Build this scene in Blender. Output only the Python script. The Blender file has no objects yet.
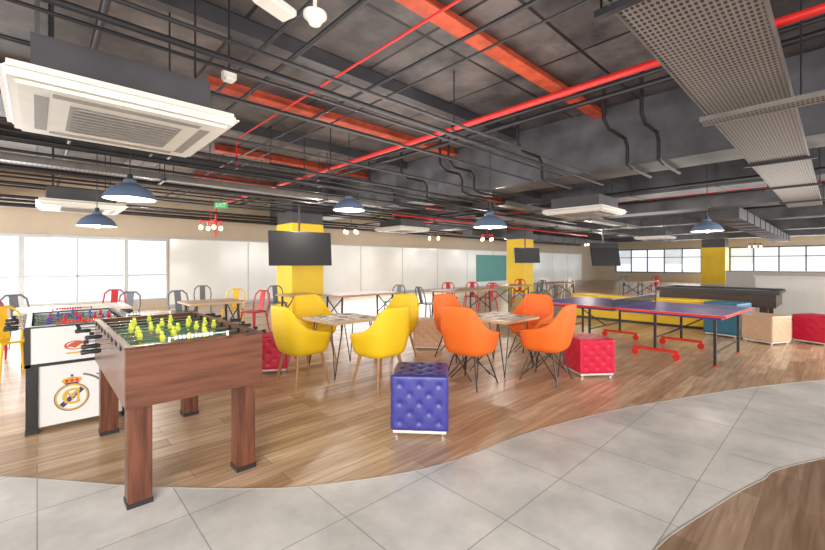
import bpy, bmesh, math, random
from mathutils import Vector, Matrix
random.seed(4)
PI=math.pi
S=bpy.context.scene; C=S.collection
S.view_settings.view_transform='Standard'
H=1.4; F=400.0; CX=412.5; HY=264.0
ca,sa=0.729,0.684
def cam2room(X,D): return (ca*X+sa*D, -sa*X+ca*D)
def at(px,py,z=0.0):
    D=F*(H-z)/(py-HY); return cam2room((px-CX)*D/F,D)
def atD(px,D): return cam2room((px-CX)*D/F,D)
# ---------------------------------------------------------------- materials
def mat(name,col,rough=.5,metal=0,var=.06,scale=6,emit=0,bump=0,coat=0,alpha=1,sheen=0):
    m=bpy.data.materials.new(name); m.use_nodes=True
    nt=m.node_tree; b=nt.nodes['Principled BSDF']
    b.inputs['Roughness'].default_value=rough; b.inputs['Metallic'].default_value=metal
    if coat: b.inputs['Coat Weight'].default_value=coat
    if alpha<1: b.inputs['Alpha'].default_value=alpha
    tc=nt.nodes.new('ShaderNodeTexCoord'); n=nt.nodes.new('ShaderNodeTexNoise'); n.inputs['Scale'].default_value=scale; n.inputs['Detail'].default_value=4
    nt.links.new(tc.outputs['Object'],n.inputs['Vector'])
    r=nt.nodes.new('ShaderNodeValToRGB')
    r.color_ramp.elements[0].position=.3; r.color_ramp.elements[1].position=.7
    r.color_ramp.elements[0].color=[max(0,c*(1-var)) for c in col]+[1]
    r.color_ramp.elements[1].color=[min(1,c*(1+var)) for c in col]+[1]
    nt.links.new(n.outputs['Fac'],r.inputs['Fac']); nt.links.new(r.outputs['Color'],b.inputs['Base Color'])
    if emit:
        nt.links.new(r.outputs['Color'],b.inputs['Emission Color']); b.inputs['Emission Strength'].default_value=emit
    if bump:
        bp=nt.nodes.new('ShaderNodeBump'); bp.inputs['Strength'].default_value=bump; bp.inputs['Distance'].default_value=.02
        nt.links.new(n.outputs['Fac'],bp.inputs['Height']); nt.links.new(bp.outputs['Normal'],b.inputs['Normal'])
    return m
def mix(nt,f,a,b,mode='MIX'):
    x=nt.nodes.new('ShaderNodeMix'); x.data_type='RGBA'; x.blend_type=mode
    for sock,v in ((x.inputs[0],f),(x.inputs[6],a),(x.inputs[7],b)):
        if hasattr(v,'is_output'): nt.links.new(v,sock)
        else: sock.default_value=v
    return x.outputs[2]
def brick(nt,vec,w,h,off,c1,c2,cm,mortar,bias=0):
    t=nt.nodes.new('ShaderNodeTexBrick'); t.offset=off; t.squash=1
    t.inputs['Scale'].default_value=1; t.inputs['Brick Width'].default_value=w; t.inputs['Row Height'].default_value=h
    t.inputs['Mortar Size'].default_value=mortar; t.inputs['Mortar Smooth'].default_value=.1; t.inputs['Bias'].default_value=bias
    t.inputs['Color1'].default_value=c1; t.inputs['Color2'].default_value=c2; t.inputs['Mortar'].default_value=cm
    nt.links.new(vec,t.inputs['Vector']); return t
def wood_floor(name='wood_planks',c1=(.56,.36,.21,1),c2=(.86,.64,.43,1),rough=.32):
    m=bpy.data.materials.new(name); m.use_nodes=True; nt=m.node_tree; b=nt.nodes['Principled BSDF']
    tc=nt.nodes.new('ShaderNodeTexCoord'); v=tc.outputs['Object']
    t=brick(nt,v,1.2,.16,.37,c1,c2,(.32,.20,.12,1),.002)
    mp=nt.nodes.new('ShaderNodeMapping'); mp.inputs['Scale'].default_value=(1.2,16,1); nt.links.new(v,mp.inputs['Vector'])
    n=nt.nodes.new('ShaderNodeTexNoise'); n.inputs['Scale'].default_value=1.6; n.inputs['Detail'].default_value=7; n.inputs['Distortion'].default_value=.6; nt.links.new(mp.outputs[0],n.inputs['Vector'])
    r=nt.nodes.new('ShaderNodeValToRGB'); r.color_ramp.elements[0].position=.35; r.color_ramp.elements[1].position=.66
    r.color_ramp.elements[0].color=(.66,.61,.56,1); r.color_ramp.elements[1].color=(1.0,1.0,1.0,1); nt.links.new(n.outputs['Fac'],r.inputs['Fac'])
    c=mix(nt,1.0,t.outputs['Color'],r.outputs['Color'],'MULTIPLY'); nt.links.new(c,b.inputs['Base Color'])
    b.inputs['Roughness'].default_value=rough
    return m
def tile_floor():
    m=bpy.data.materials.new('grey_tiles'); m.use_nodes=True; nt=m.node_tree; b=nt.nodes['Principled BSDF']
    tc=nt.nodes.new('ShaderNodeTexCoord'); v=tc.outputs['Object']
    t=brick(nt,v,.62,.62,0,(.80,.79,.75,1),(.87,.855,.82,1),(.46,.45,.42,1),.0035)
    n=nt.nodes.new('ShaderNodeTexNoise'); n.inputs['Scale'].default_value=2.0; n.inputs['Detail'].default_value=9; n.inputs['Roughness'].default_value=.62; nt.links.new(v,n.inputs['Vector'])
    r=nt.nodes.new('ShaderNodeValToRGB'); r.color_ramp.elements[0].position=.32; r.color_ramp.elements[1].position=.66
    r.color_ramp.elements[0].color=(.66,.67,.66,1); r.color_ramp.elements[1].color=(1,1,1,1); nt.links.new(n.outputs['Fac'],r.inputs['Fac'])
    c=mix(nt,1.0,t.outputs['Color'],r.outputs['Color'],'MULTIPLY'); nt.links.new(c,b.inputs['Base Color'])
    b.inputs['Roughness'].default_value=.34
    return m
def wood_mat(name,c1,c2,rough=.35,axis=2,sc=3):
    m=bpy.data.materials.new(name); m.use_nodes=True; nt=m.node_tree; b=nt.nodes['Principled BSDF']
    tc=nt.nodes.new('ShaderNodeTexCoord'); mp=nt.nodes.new('ShaderNodeMapping')
    s=[14,14,14]; s[axis]=1.2; mp.inputs['Scale'].default_value=s; nt.links.new(tc.outputs['Object'],mp.inputs['Vector'])
    n=nt.nodes.new('ShaderNodeTexNoise'); n.inputs['Scale'].default_value=sc; n.inputs['Detail'].default_value=5; nt.links.new(mp.outputs[0],n.inputs['Vector'])
    r=nt.nodes.new('ShaderNodeValToRGB'); r.color_ramp.elements[0].position=.35; r.color_ramp.elements[1].position=.65
    r.color_ramp.elements[0].color=(*c1,1); r.color_ramp.elements[1].color=(*c2,1); nt.links.new(n.outputs['Fac'],r.inputs['Fac'])
    nt.links.new(r.outputs['Color'],b.inputs['Base Color']); b.inputs['Roughness'].default_value=rough
    return m
def slab_mat():
    m=bpy.data.materials.new('painted_slab'); m.use_nodes=True; nt=m.node_tree; b=nt.nodes['Principled BSDF']
    tc=nt.nodes.new('ShaderNodeTexCoord'); v=tc.outputs['Object']
    t=brick(nt,v,1.5,1.0,0,(.075,.070,.074,1),(.16,.148,.148,1),(.012,.012,.014,1),.02)
    n=nt.nodes.new('ShaderNodeTexNoise'); n.inputs['Scale'].default_value=1.6; n.inputs['Detail'].default_value=8; n.inputs['Roughness'].default_value=.65; nt.links.new(v,n.inputs['Vector'])
    r=nt.nodes.new('ShaderNodeValToRGB'); r.color_ramp.elements[0].position=.36; r.color_ramp.elements[1].position=.66
    r.color_ramp.elements[0].color=(.38,.37,.40,1); r.color_ramp.elements[1].color=(1.4,1.28,1.18,1); nt.links.new(n.outputs['Fac'],r.inputs['Fac'])
    c=mix(nt,1.0,t.outputs['Color'],r.outputs['Color'],'MULTIPLY'); nt.links.new(c,b.inputs['Base Color']); b.inputs['Roughness'].default_value=.5
    return m
def perf_mat(name='perforated_steel',sc=26,base=(.27,.245,.225),hole=(.03,.03,.032)):
    m=bpy.data.materials.new(name); m.use_nodes=True; nt=m.node_tree; b=nt.nodes['Principled BSDF']
    tc=nt.nodes.new('ShaderNodeTexCoord'); vo=nt.nodes.new('ShaderNodeTexVoronoi'); vo.voronoi_dimensions='2D'; vo.inputs['Scale'].default_value=sc; vo.inputs['Randomness'].default_value=0
    mp=nt.nodes.new('ShaderNodeMapping'); mp.inputs['Scale'].default_value=(.75,1.4,0); nt.links.new(tc.outputs['Object'],mp.inputs['Vector'])
    nt.links.new(mp.outputs[0],vo.inputs['Vector'])
    r=nt.nodes.new('ShaderNodeValToRGB'); r.color_ramp.interpolation='CONSTANT'
    r.color_ramp.elements[0].color=(*hole,1); r.color_ramp.elements[1].position=.34; r.color_ramp.elements[1].color=(*base,1)
    nt.links.new(vo.outputs['Distance'],r.inputs['Fac']); nt.links.new(r.outputs['Color'],b.inputs['Base Color'])
    b.inputs['Roughness'].default_value=.45; b.inputs['Metallic'].default_value=.2
    return m
def net_mat():
    m=mat('net_mesh',(.03,.03,.05),.8); nt=m.node_tree; b=nt.nodes['Principled BSDF']; b.inputs['Alpha'].default_value=.6
    return m
M=dict(
 wood=wood_floor(), wood2=wood_floor('grey_brown_planks',(.30,.19,.12,1),(.52,.37,.26,1),.38), tile=tile_floor(), slab=slab_mat(), perf=perf_mat(), net=net_mat(),
 beam=mat('beam_paint',(.095,.096,.108),.45,0,.4,2,bump=.3), duct=mat('duct_paint',(.055,.053,.06),.45,0,.25,2), cream=mat('cream_wall',(.62,.53,.42),.8,0,.04,2),
 frost=mat('frosted_panel',(.82,.84,.83),.15,0,.08,.6,emit=.13), mull=mat('aluminium',(.55,.58,.61),.4,.1),  # frosted_panel: faint emission in place of daylight coming through the panels
 blind=mat('roller_blind',(.78,.86,.93),.8,0,.06,2,emit=.62), orange_steel=mat('red_oxide_steel',(.50,.075,.03),.6,0,.35,5),  # roller_blind: emission imitates daylight glowing through the fabric
 redpipe=mat('red_pipe_paint',(.66,.02,.018),.35,0,.08,5), blackpipe=mat('black_pipe_paint',(.02,.02,.024),.4,0,.2,5),
 galv=mat('galvanised',(.17,.155,.145),.4,.3,.2,6), yellow=mat('yellow_paint',(.92,.62,.02),.5,0,.04,3),
 ypl=mat('yellow_shell',(.90,.60,.012),.6,0,.03,4), opl=mat('orange_shell',(.93,.18,.02),.6,0,.04,4),
 beech=wood_mat('beech',(.34,.17,.07),(.48,.26,.12)), dkmetal=mat('dark_metal',(.05,.045,.045),.4,.5), chrome=mat('chrome',(.70,.70,.71),.25,1,.02),
 mahog=wood_mat('dark_walnut',(.105,.038,.021),(.19,.072,.040),.3,0,2), mahogv=wood_mat('dark_walnut_upright',(.08,.026,.014),(.18,.064,.035),.3,2,2),
 pitch=mat('pitch',(.04,.38,.17),.5), black=mat('black_plastic',(.02,.02,.022),.35), white=mat('white_paint',(.80,.80,.79),.4,0,.02),
 acw=mat('ac_white',(.76,.73,.67),.4,0,.03), acg=mat('ac_grille',(.30,.28,.26),.5,0,.1,30),
 pyel=mat('player_yellow',(.72,.78,.08),.4), pblue=mat('player_blue',(.05,.12,.5),.4), pred=mat('player_red',(.75,.03,.03),.4),
 purple=mat('navy_purple_vinyl',(.045,.045,.28),.36,0,.1,5), rede=mat('crimson_vinyl',(.66,.012,.055),.36,0,.08,5), beige=mat('beige_vinyl',(.66,.44,.29),.4,0,.06,5), teal=mat('teal_vinyl',(.03,.17,.27),.35,0,.08,5),
 lampo=mat('slate_blue_enamel',(.13,.18,.28),.3,0,.05,3), lampi=mat('lamp_inner',(.98,.92,.84),.5,0,.02,3,emit=2.2), bulb=mat('bulb_glow',(1,.9,.72),.5,0,.01,3,emit=12), warm=mat('warm_bulb',(1,.65,.3),.5,0,.01,3,emit=8),
 screen=mat('tv_screen',(.012,.012,.014),.55), pp=mat('ping_pong_purple',(.17,.12,.42),.36,0,.04,3), ppline=mat('line_white',(.85,.85,.85),.5,0,.01), tape=mat('net_tape_grey',(.35,.35,.38),.6),
 redpl=mat('red_plastic',(.72,.03,.02),.35), tabtop=wood_mat('table_top_wood',(.36,.21,.12),(.50,.31,.18),.35,0,2), palewood=wood_mat('pale_wood',(.58,.38,.22),(.70,.50,.32),.35,0,2), whitetop=mat('white_laminate',(.78,.72,.64),.3,0,.03), grey=mat('grey_metal',(.17,.19,.22),.4,.3), redm=mat('red_metal',(.55,.02,.03),.35,.1), yelm=mat('yellow_metal',(.85,.50,.02),.35,.1),
 cream_print=mat('board_cream',(.88,.80,.66),.5,0,.03), brown_print=mat('board_brown',(.20,.085,.045),.5,0,.05),
 felt=mat('blue_grey_felt',(.30,.34,.38),.9), counter=mat('grey_white_counter',(.52,.51,.49),.5,0,.05,3), tealboard=mat('teal_board',(.14,.42,.42),.5,0,.05,3), gold=mat('gold_print',(.70,.42,.05),.4,0,.05), royal=mat('royal_blue_print',(.04,.045,.22),.4), copper=mat('brown_cord',(.2,.1,.06),.5),
 strip=mat('steel_strip',(.46,.42,.38),.4,.1), orangeprint=mat('red_brown_print',(.62,.10,.03),.4,0,.03), greyprint=mat('dark_grey_print',(.16,.16,.18),.4,0,.03), green=mat('exit_green',(.02,.36,.10),.4,0,.03,3,emit=.3),
 darkwood=wood_mat('dark_stained_wood',(.03,.018,.014),(.06,.035,.026),.35,1,2),
)
# ---------------------------------------------------------------- mesh builder
class MB:
    def __init__(s): s.bm=bmesh.new()
    def box(s,c,sz,rot=None,bev=0):
        r=bmesh.ops.create_cube(s.bm,size=1); vs=r['verts']
        mt=Matrix.Translation(c)@(rot if rot else Matrix.Identity(4))@Matrix.Diagonal((sz[0],sz[1],sz[2],1))
        bmesh.ops.transform(s.bm,matrix=mt,verts=vs)
        if bev:
            es=set(e for v in vs for e in v.link_edges)
            bmesh.ops.bevel(s.bm,geom=list(es),offset=bev,segments=3 if bev>.025 else 2,affect='EDGES')
        return s
    def b6(s,x0,x1,y0,y1,z0,z1,bev=0): return s.box(((x0+x1)/2,(y0+y1)/2,(z0+z1)/2),(x1-x0,y1-y0,z1-z0),None,bev)
    def cyl(s,p,q,r1,r2=None,seg=12):
        p=Vector(p); q=Vector(q); d=q-p; r2=r1 if r2 is None else r2
        rot=d.to_track_quat('Z','Y').to_matrix().to_4x4()
        bmesh.ops.create_cone(s.bm,cap_ends=True,segments=seg,radius1=r1,radius2=r2,depth=d.length,matrix=Matrix.Translation((p+q)/2)@rot)
        return s
    def tube(s,pts,r,seg=8):
        for i in range(len(pts)-1): s.cyl(pts[i],pts[i+1],r,None,seg)
        for p in pts[1:-1]: bmesh.ops.create_icosphere(s.bm,subdivisions=1,radius=r*1.02,matrix=Matrix.Translation(p))
        return s
    def sph(s,c,r,sc=(1,1,1),u=12,v=8):
        bmesh.ops.create_uvsphere(s.bm,u_segments=u,v_segments=v,radius=r,matrix=Matrix.Translation(c)@Matrix.Diagonal((*sc,1))); return s
    def lathe(s,prof,seg=24,c=(0,0,0)):
        rings=[]
        for r,z in prof:
            if r<1e-5: rings.append([s.bm.verts.new((c[0],c[1],c[2]+z))])
            else: rings.append([s.bm.verts.new((c[0]+r*math.cos(2*PI*k/seg),c[1]+r*math.sin(2*PI*k/seg),c[2]+z)) for k in range(seg)])
        for A,B in zip(rings,rings[1:]):
            for k in range(seg):
                j=(k+1)%seg
                if len(A)==1 and len(B)>1: s.bm.faces.new((A[0],B[k],B[j]))
                elif len(B)==1 and len(A)>1: s.bm.faces.new((A[k],B[0],A[j]))
                elif len(A)>1: s.bm.faces.new((A[k],B[k],B[j],A[j]))
        return s
    def poly(s,pts,z0,z1):
        vs=[s.bm.verts.new((x,y,z0)) for x,y in pts]; f=s.bm.faces.new(vs)
        r=bmesh.ops.extrude_face_region(s.bm,geom=[f]); nv=[e for e in r['geom'] if isinstance(e,bmesh.types.BMVert)]
        bmesh.ops.translate(s.bm,verts=nv,vec=(0,0,z1-z0)); return s
    def build(s,name,m,parent=None,smooth=False,sub=0,solid=0):
        bmesh.ops.recalc_face_normals(s.bm,faces=s.bm.faces)
        bmesh.ops.triangulate(s.bm,faces=[f for f in s.bm.faces if len(f.verts)>8])
        me=bpy.data.meshes.new(name); s.bm.to_mesh(me); s.bm.free()
        me.materials.append(m)
        if smooth:
            for p in me.polygons: p.use_smooth=True
        o=bpy.data.objects.new(name,me); C.objects.link(o)
        if parent: o.parent=parent
        if smooth and smooth!='full':
            me.set_sharp_from_angle(angle=math.radians(40))
        if solid:
            md=o.modifiers.new('t','SOLIDIFY'); md.thickness=solid; md.offset=0
        if sub:
            md=o.modifiers.new('s','SUBSURF'); md.levels=sub; md.render_levels=sub
        return o
def tag(o,label,cat,group=None):
    o['label']=label; o['category']=cat
    if group: o['group']=group
    return o
def thing(name,label,cat,loc=(0,0,0),rz=0,group=None):
    o=bpy.data.objects.new(name,None); C.objects.link(o); o.location=loc; o.rotation_euler=(0,0,rz); o.empty_display_size=.1
    return tag(o,label,cat,group)
def kids(o): return [c for c in bpy.data.objects if c.parent==o]
def dup(root,loc,rz,label=None,group=None):
    r=root.copy(); C.objects.link(r); r.location=loc; r.rotation_euler=(0,0,rz)
    if label: r['label']=label
    if group: r['group']=group
    for ch in kids(root):
        c=ch.copy(); C.objects.link(c); c.parent=r
        for g in kids(ch):
            d=g.copy(); C.objects.link(d); d.parent=c
    return r
def struct(name,mb,m,parent=None,**k):
    o=mb.build(name,m,parent,**k)
    if not parent: o['kind']='structure'
    return o
# ---------------------------------------------------------------- setting
WB=14.7; FA=36.0; CZ=3.82
struct('floor',MB().b6(-6,FA+.2,-5,WB+.2,-.1,0),M['wood'])
def cr(P,n=10):
    out=[]
    for i in range(len(P)-1):
        p0=P[max(i-1,0)];p1=P[i];p2=P[i+1];p3=P[min(i+2,len(P)-1)]
        for k in range(n):
            t=k/n
            out.append(tuple(.5*((2*p1[j])+(-p0[j]+p2[j])*t+(2*p0[j]-5*p1[j]+4*p2[j]-p3[j])*t*t+(-p0[j]+3*p1[j]-3*p2[j]+p3[j])*t**3) for j in (0,1)))
    return out+[P[-1]]
B1=cr([at(*p) for p in [(-300,466),(0,477),(130,486),(250,489),(330,484),(440,465),(545,428),(660,402),(825,380),(1100,362)]])
B2=cr([at(*p) for p in [(1100,405),(825,458),(760,481),(705,513),(655,550),(600,640)]])
ring=B1+B2+[(.3,-2.5),(-5.5,-2.5),(-5.5,6)]
struct('floor',MB().poly(ring,.0005,.004),M['tile'])
struct('floor',MB().poly(B2+[(.3,-2.5),(.3,-4.9),(8.2,-4.9)],.0003,.0015),M['wood2'])
def ribbon(P,w,z0,z1):
    mb=MB()
    for p,q in zip(P,P[1:]):
        d=Vector((q[0]-p[0],q[1]-p[1],0)); L=d.length
        if L<1e-4: continue
        mb.box(((p[0]+q[0])/2,(p[1]+q[1])/2,(z0+z1)/2),(L*1.02,w,z1-z0),Matrix.Rotation(math.atan2(d.y,d.x),4,'Z'))
    return mb
struct('trim_1',ribbon(B1,.008,.001,.006),M['strip']); struct('trim_2',ribbon(B2,.008,.001,.006),M['strip'])
struct('ceiling',MB().b6(-6,FA+.2,-5,WB+.2,CZ,CZ+.2),M['slab'])
mb=MB(); mb.b6(-6,3.05,WB,WB+.2,0,.27); mb.b6(-6,3.05,WB,WB+.2,2.2,CZ); mb.b6(3.05,FA,WB,WB+.2,0,CZ)
struct('wall_back',mb,M['cream'])
wn=1
for x0,x1 in ((-6,-.35),(-.25,1.9),(2.0,3.0)):
    w=MB(); 
    w.b6(x0-.05,x0,WB-.03,WB+.1,.27,2.2); w.b6(x1,x1+.05,WB-.03,WB+.1,.27,2.2); w.b6(x0,x1,WB-.03,WB+.1,.27,.33); w.b6(x0,x1,WB-.03,WB+.1,2.12,2.2); w.b6(x0,x1,WB-.01,WB+.06,1.04,1.08)
    if x1-x0>1.5: 
        xm=(x0+x1)/2 if x0>-1 else -1.6; w.b6(xm-.02,xm+.02,WB-.01,WB+.06,.33,2.12)
    fr=struct('window_%d'%wn,w,M['mull'])
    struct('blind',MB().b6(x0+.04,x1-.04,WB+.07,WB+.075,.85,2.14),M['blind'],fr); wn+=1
mb=MB(); mu=MB()
for i in range(0,13):
    x0=3.1+i*2.5
    if x0>31: break
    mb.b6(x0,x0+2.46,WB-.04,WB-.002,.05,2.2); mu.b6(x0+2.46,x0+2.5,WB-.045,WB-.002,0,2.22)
mu.b6(3.1,33.1,WB-.045,WB-.002,2.2,2.24)
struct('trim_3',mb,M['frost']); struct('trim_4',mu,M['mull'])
struct('baseboard_back',MB().b6(3.05,34,WB-.06,WB-.046,0,.1),M['mull'])
tag(MB().b6(18.9,22,WB-.08,WB-.058,.35,1.95).build('wall_panel',M['tealboard']),'teal rectangular board on the white back wall beside the far yellow column','wall panel')
mb=MB(); mb.b6(FA,FA+.2,-5,WB,0,.7); mb.b6(FA,FA+.2,-5,WB,2.6,CZ); mb.b6(FA,FA+.2,13,WB,.7,2.6); mb.b6(FA,FA+.2,5.3,7,.7,2.6)
struct('wall_far',mb,M['cream'])
for y0,y1 in ((7,13),(-5,5.3)):
    w=MB(); n=int((y1-y0)/1.2)
    for k in range(n+1):
        y=y0+(y1-y0)*k/n; w.b6(FA-.03,FA+.08,y-.035,y+.035,.7,2.6)
    w.b6(FA-.03,FA+.08,y0,y1,.7,.78); w.b6(FA-.03,FA+.08,y0,y1,2.52,2.6); w.b6(FA-.03,FA+.08,y0,y1,1.9,1.95)
    fr=struct('window_%d'%wn,w,M['grey']); wn+=1
    for k in range(n):
        if k%3!=1: continue
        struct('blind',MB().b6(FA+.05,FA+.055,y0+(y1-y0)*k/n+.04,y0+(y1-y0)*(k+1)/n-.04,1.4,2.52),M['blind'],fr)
for i,a0 in enumerate((6.4,12.6,18.8,25,31.2)):
    o=struct('ceiling_beam',MB().b6(a0,a0+.75,-5,WB,2.86 if i<2 else 3.0,CZ,.02),M['beam'])
o=struct('ceiling_beam',MB().b6(-1.6,-.9,-5,WB,3.0,CZ,.02),M['beam'])
for b0,xs in ((2.45,-6),(5.45,1.6),(8.5,2.6),(11.5,3),(-.6,-6)):
    mb=MB(); mb.b6(xs,FA,b0,b0+.18,3.68,3.70); mb.b6(xs,FA,b0+.08,b0+.10,3.70,CZ)
    struct('ceiling_joist',mb,M['orange_steel'])
for b0 in (.9,4.0,7.0,10.0,13.0):
    struct('ceiling_joist',MB().b6(-6,FA,b0,b0+.12,3.66,CZ),M['duct'])
# ---------------------------------------------------------------- ceiling services
def pipe(name,pts,r,m,label,cat='pipe',group=None):
    o=MB().tube(pts,r,12).build(name,m,None,True); tag(o,label,cat,group); return o
t=thing('sprinkler_pipe','thick red sprinkler main running diagonally under the dark ceiling','pipe')
MB().tube([(3.81,-4.5,3.1),(3.81,12.4,3.1)],.032,14).build('pipe',M['redpipe'],t,True)
MB().tube([(3.81,12.4,3.1),(3.81,12.45,3.08),(3.81,12.5,2.2)],.03,12).build('drop_pipe',M['redpipe'],t,True)
for b in (.5,3.3,6.2,9.2,12): 
    q=MB(); q.cyl((3.81,b,3.1),(3.81,b,CZ),.008); q.cyl((3.81,b-.02,3.1),(3.81,b+.02,3.1),.045); q.build('hanger',M['blackpipe'],t)
pipe('branch_pipe',[(2.33,-4,3.4),(2.33,6.45,3.4),(2.33,6.6,3.3),(2.33,6.6,2.95)],.012,M['redpipe'],'thin red branch pipe crossing above the near air conditioner')
pipe('branch_pipe',[(7.3,8.6,2.8),(20,8.6,2.8)],.03,M['redpipe'],'red pipe running along the far ceiling over the yellow chairs')
pipe('branch_pipe',[(11.2,-2,3.05),(11.2,12,3.05)],.022,M['redpipe'],'red pipe crossing the far ceiling above the pool table')
k=0
for b,z,r in ((2.62,2.80,.014),(2.9,2.82,.022),(3.05,2.82,.012),(3.6,2.83,.016),(6.4,2.83,.026),(6.55,2.83,.014),(7.15,2.84,.02),(8.15,2.8,.04),(9.9,2.82,.03),(11.9,2.82,.035),(4.75,2.83,.016),(5.65,2.83,.024),(6.05,2.83,.014),(8.9,2.83,.02),(12.7,2.83,.03),(13.4,2.8,.05),(9.3,2.83,.018),(10.4,2.83,.02)):
    x1=(14 if k%3 else 30); x0=-5 if b>2 else 4.5
    if b in (2.62,3.6,3.05): x1=6.2
    if b in (2.9,4.75,5.65,6.05,6.55): x1=7.4
    pipe('conduit',[(x0,b,z),(x1,b,z)],r,M['blackpipe'],'black conduit running under the ceiling beams toward the far windows','conduit','black conduits running lengthwise')
    k+=1
for a,z,r in ((1.6,3.5,.018),(1.9,3.5,.025),(2.9,3.5,.02),(3.2,3.5,.012),(4.9,3.5,.025),(5.2,3.5,.035),(7.4,3.1,.04),(8.8,3.3,.05),(11.6,3.2,.04),(14.5,3.2,.05),(16.5,3.2,.06),(21,3.2,.06),(.4,3.5,.03),(9.6,3.0,.03),(12.2,3.1,.03),(15.4,3.1,.03)):
    pipe('conduit',[(a,-4.5,z),(a,WB-.3,z)],r,M['blackpipe'],'black conduit running across the room between the ceiling beams','conduit','black conduits running crosswise')
for i,(b0,x0,x1) in enumerate(((3.45,5.5,6.15),(4.9,5.5,6.15),(1.7,5.55,6.15),(7.3,5.5,6.15),(2.1,5.4,6.15),(5.2,5.6,6.15),(6.2,5.5,6.15))):
    pipe('conduit',[(x0,b0,CZ+.01),(x0,b0,3.3),(x0+.15,b0,3.2),(x1,b0,3.2),(x1+.1,b0,3.1),(x1+.1,b0,2.86),(x1+.3,b0,2.82),(7.3,b0,2.82)],.024,M['blackpipe'],'bent black conduit stepping down and under the big ceiling beam','conduit','bent black conduits at the near beam')
def tray(x0,x1,y0,y1,z,label,m=None,h=.09,along='a',hang=True):
    t=thing('cable_tray',label,'cable tray')
    mb=MB(); mb.b6(x0,x1,y0,y1,z,z+.004); mb.build('tray_bottom',m or M['perf'],t)
    if along=='a':
        for y in (y0,y1): MB().b6(x0,x1,y-.004,y+.004,z-.01,z+h).build('side_rail',M['galv'],t)
    else:
        for x in (x0,x1): MB().b6(x-.004,x+.004,y0,y1,z-.01,z+h).build('side_rail',M['galv'],t)
    if hang:
        L=(x1-x0) if along=='a' else (y1-y0); n=max(2,int(L/2.4))
        for i in range(n):
            s=(i+.5)/n; q=MB()
            if along=='a':
                x=x0+L*s; q.b6(x-.02,x+.02,y0-.08,y1+.08,z-.04,z-.001); q.cyl((x,y0-.05,z-.02),(x,y0-.05,CZ),.007); q.cyl((x,y1+.05,z-.02),(x,y1+.05,CZ),.007)
            else:
                y=y0+L*s; q.b6(x0-.08,x1+.08,y-.02,y+.02,z-.04,z-.001); q.cyl((x0-.05,y,z-.02),(x0-.05,y,CZ),.007); q.cyl((x1+.05,y,z-.02),(x1+.05,y,CZ),.007)
            q.build('hanger',M['blackpipe'],t)
    return t
tray(1.0,13.5,.27,.84,2.79,'wide perforated steel cable tray running overhead at upper right')
tray(4.25,4.43,-3,.84,2.66,'narrow perforated tray crossing below the wide tray at the right edge',along='b',h=.03)
tray(-3,6,7.5,7.75,2.78,'narrow perforated cable tray over the left tables')
tray(7.5,16,5.0,5.3,2.7,'grey cable tray above the table tennis table')
tray(9,20,6.7,7.0,2.7,'grey cable tray over the long table at the back')
def duct(x0,x1,y0,y1,z0,z1,label,m):
    t=thing('air_duct',label,'duct'); MB().b6(x0,x1,y0,y1,z0,z1,.01).build('duct_body',m,t)
    n=int(max(x1-x0,y1-y0)/1.3)
    for i in range(1,n):
        s=i/n
        if x1-x0>y1-y0: x=x0+(x1-x0)*s; MB().b6(x-.015,x+.015,y0-.02,y1+.02,z0-.02,z1+.02).build('flange',m,t)
        else: y=y0+(y1-y0)*s; MB().b6(x0-.02,x1+.02,y-.015,y+.015,z0-.02,z1+.02).build('flange',m,t)
    q=MB()
    for x in (x0+.3,x1-.3): q.cyl((x,y0+.05,z1-.01),(x,y0+.05,CZ),.008)
    q.build('hanging_rod',M['blackpipe'],t)
duct(13.5,30,1.8,2.45,2.62,2.93,'long dark air duct above the pool table',M['duct'])
duct(13.5,30,10.65,11.2,2.62,2.93,'long dark air duct above the far back tables',M['duct'])
duct(7.6,8.3,-1.5,2.9,3.13,3.57,'dark rectangular duct behind the first ceiling beam',M['duct'])
duct(9.9,10.6,-1.5,4.8,2.95,3.55,'boxy dark duct beyond the table tennis table under the ceiling',M['beam'])
i_=0
for a,b in ((2.2,8.6),(.9,6.2),(4.4,10.3),(5.6,8.2),(8.2,6.3),(9.2,11.9),(17.4,8),(22,4.5),(3.3,6.8),(13.7,9.5)):
    z=2.95+.1*(i_%3); i_+=1
    t=thing('ceiling_hanger','short black strut hung on two rods from the ceiling','ceiling hanger',(a,b,z),0 if i_%2 else PI/2,'short hung pipe supports')
    MB().b6(-.35,.35,-.02,.02,-.02,.02).build('strut',M['blackpipe'],t)
    for s in (-1,1): MB().cyl((s*.32,0,0),(s*.32,0,CZ-z+.01),.007).build('rod',M['blackpipe'],t)
# AC cassettes
def ac():
    t=thing('air_conditioner','large white ceiling air conditioner hanging at upper left near the camera','air conditioner')
    MB().b6(-.52,.48,-.52,.48,.115,.34).build('housing',M['duct'],t)
    mb=MB(); mb.b6(-.66,.66,-.66,.66,.02,.11,.04); mb.box((0,0,.012),(1.18,1.18,.03),None,.012); mb.build('panel',M['acw'],t,True)
    g=MB()
    g.b6(-.33,.33,-.33,.33,-.006,.005)
    for i in range(9): y=-.30+i*.075; g.b6(-.31,.31,y-.006,y+.006,-.014,0)
    g.build('grille',M['acg'],t)
    for dx,dy in ((0,.47),(0,-.47),(.47,0),(-.47,0)):
        q=MB()
        if dx==0: q.b6(-.42,.42,dy-.035,dy+.035,-.006,.01)
        else: q.b6(dx-.035,dx+.035,-.42,.42,-.006,.01)
        q.build('air_vane',M['acg'],t)
    for x in (-.42,.4):
        for y in (-.42,.4): MB().cyl((x,y,.33),(x,y,CZ-2.45),.008).build('hanging_rod',M['blackpipe'],t)
    return t
A0=ac(); A0.location=(.49,3.82,2.45)
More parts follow.
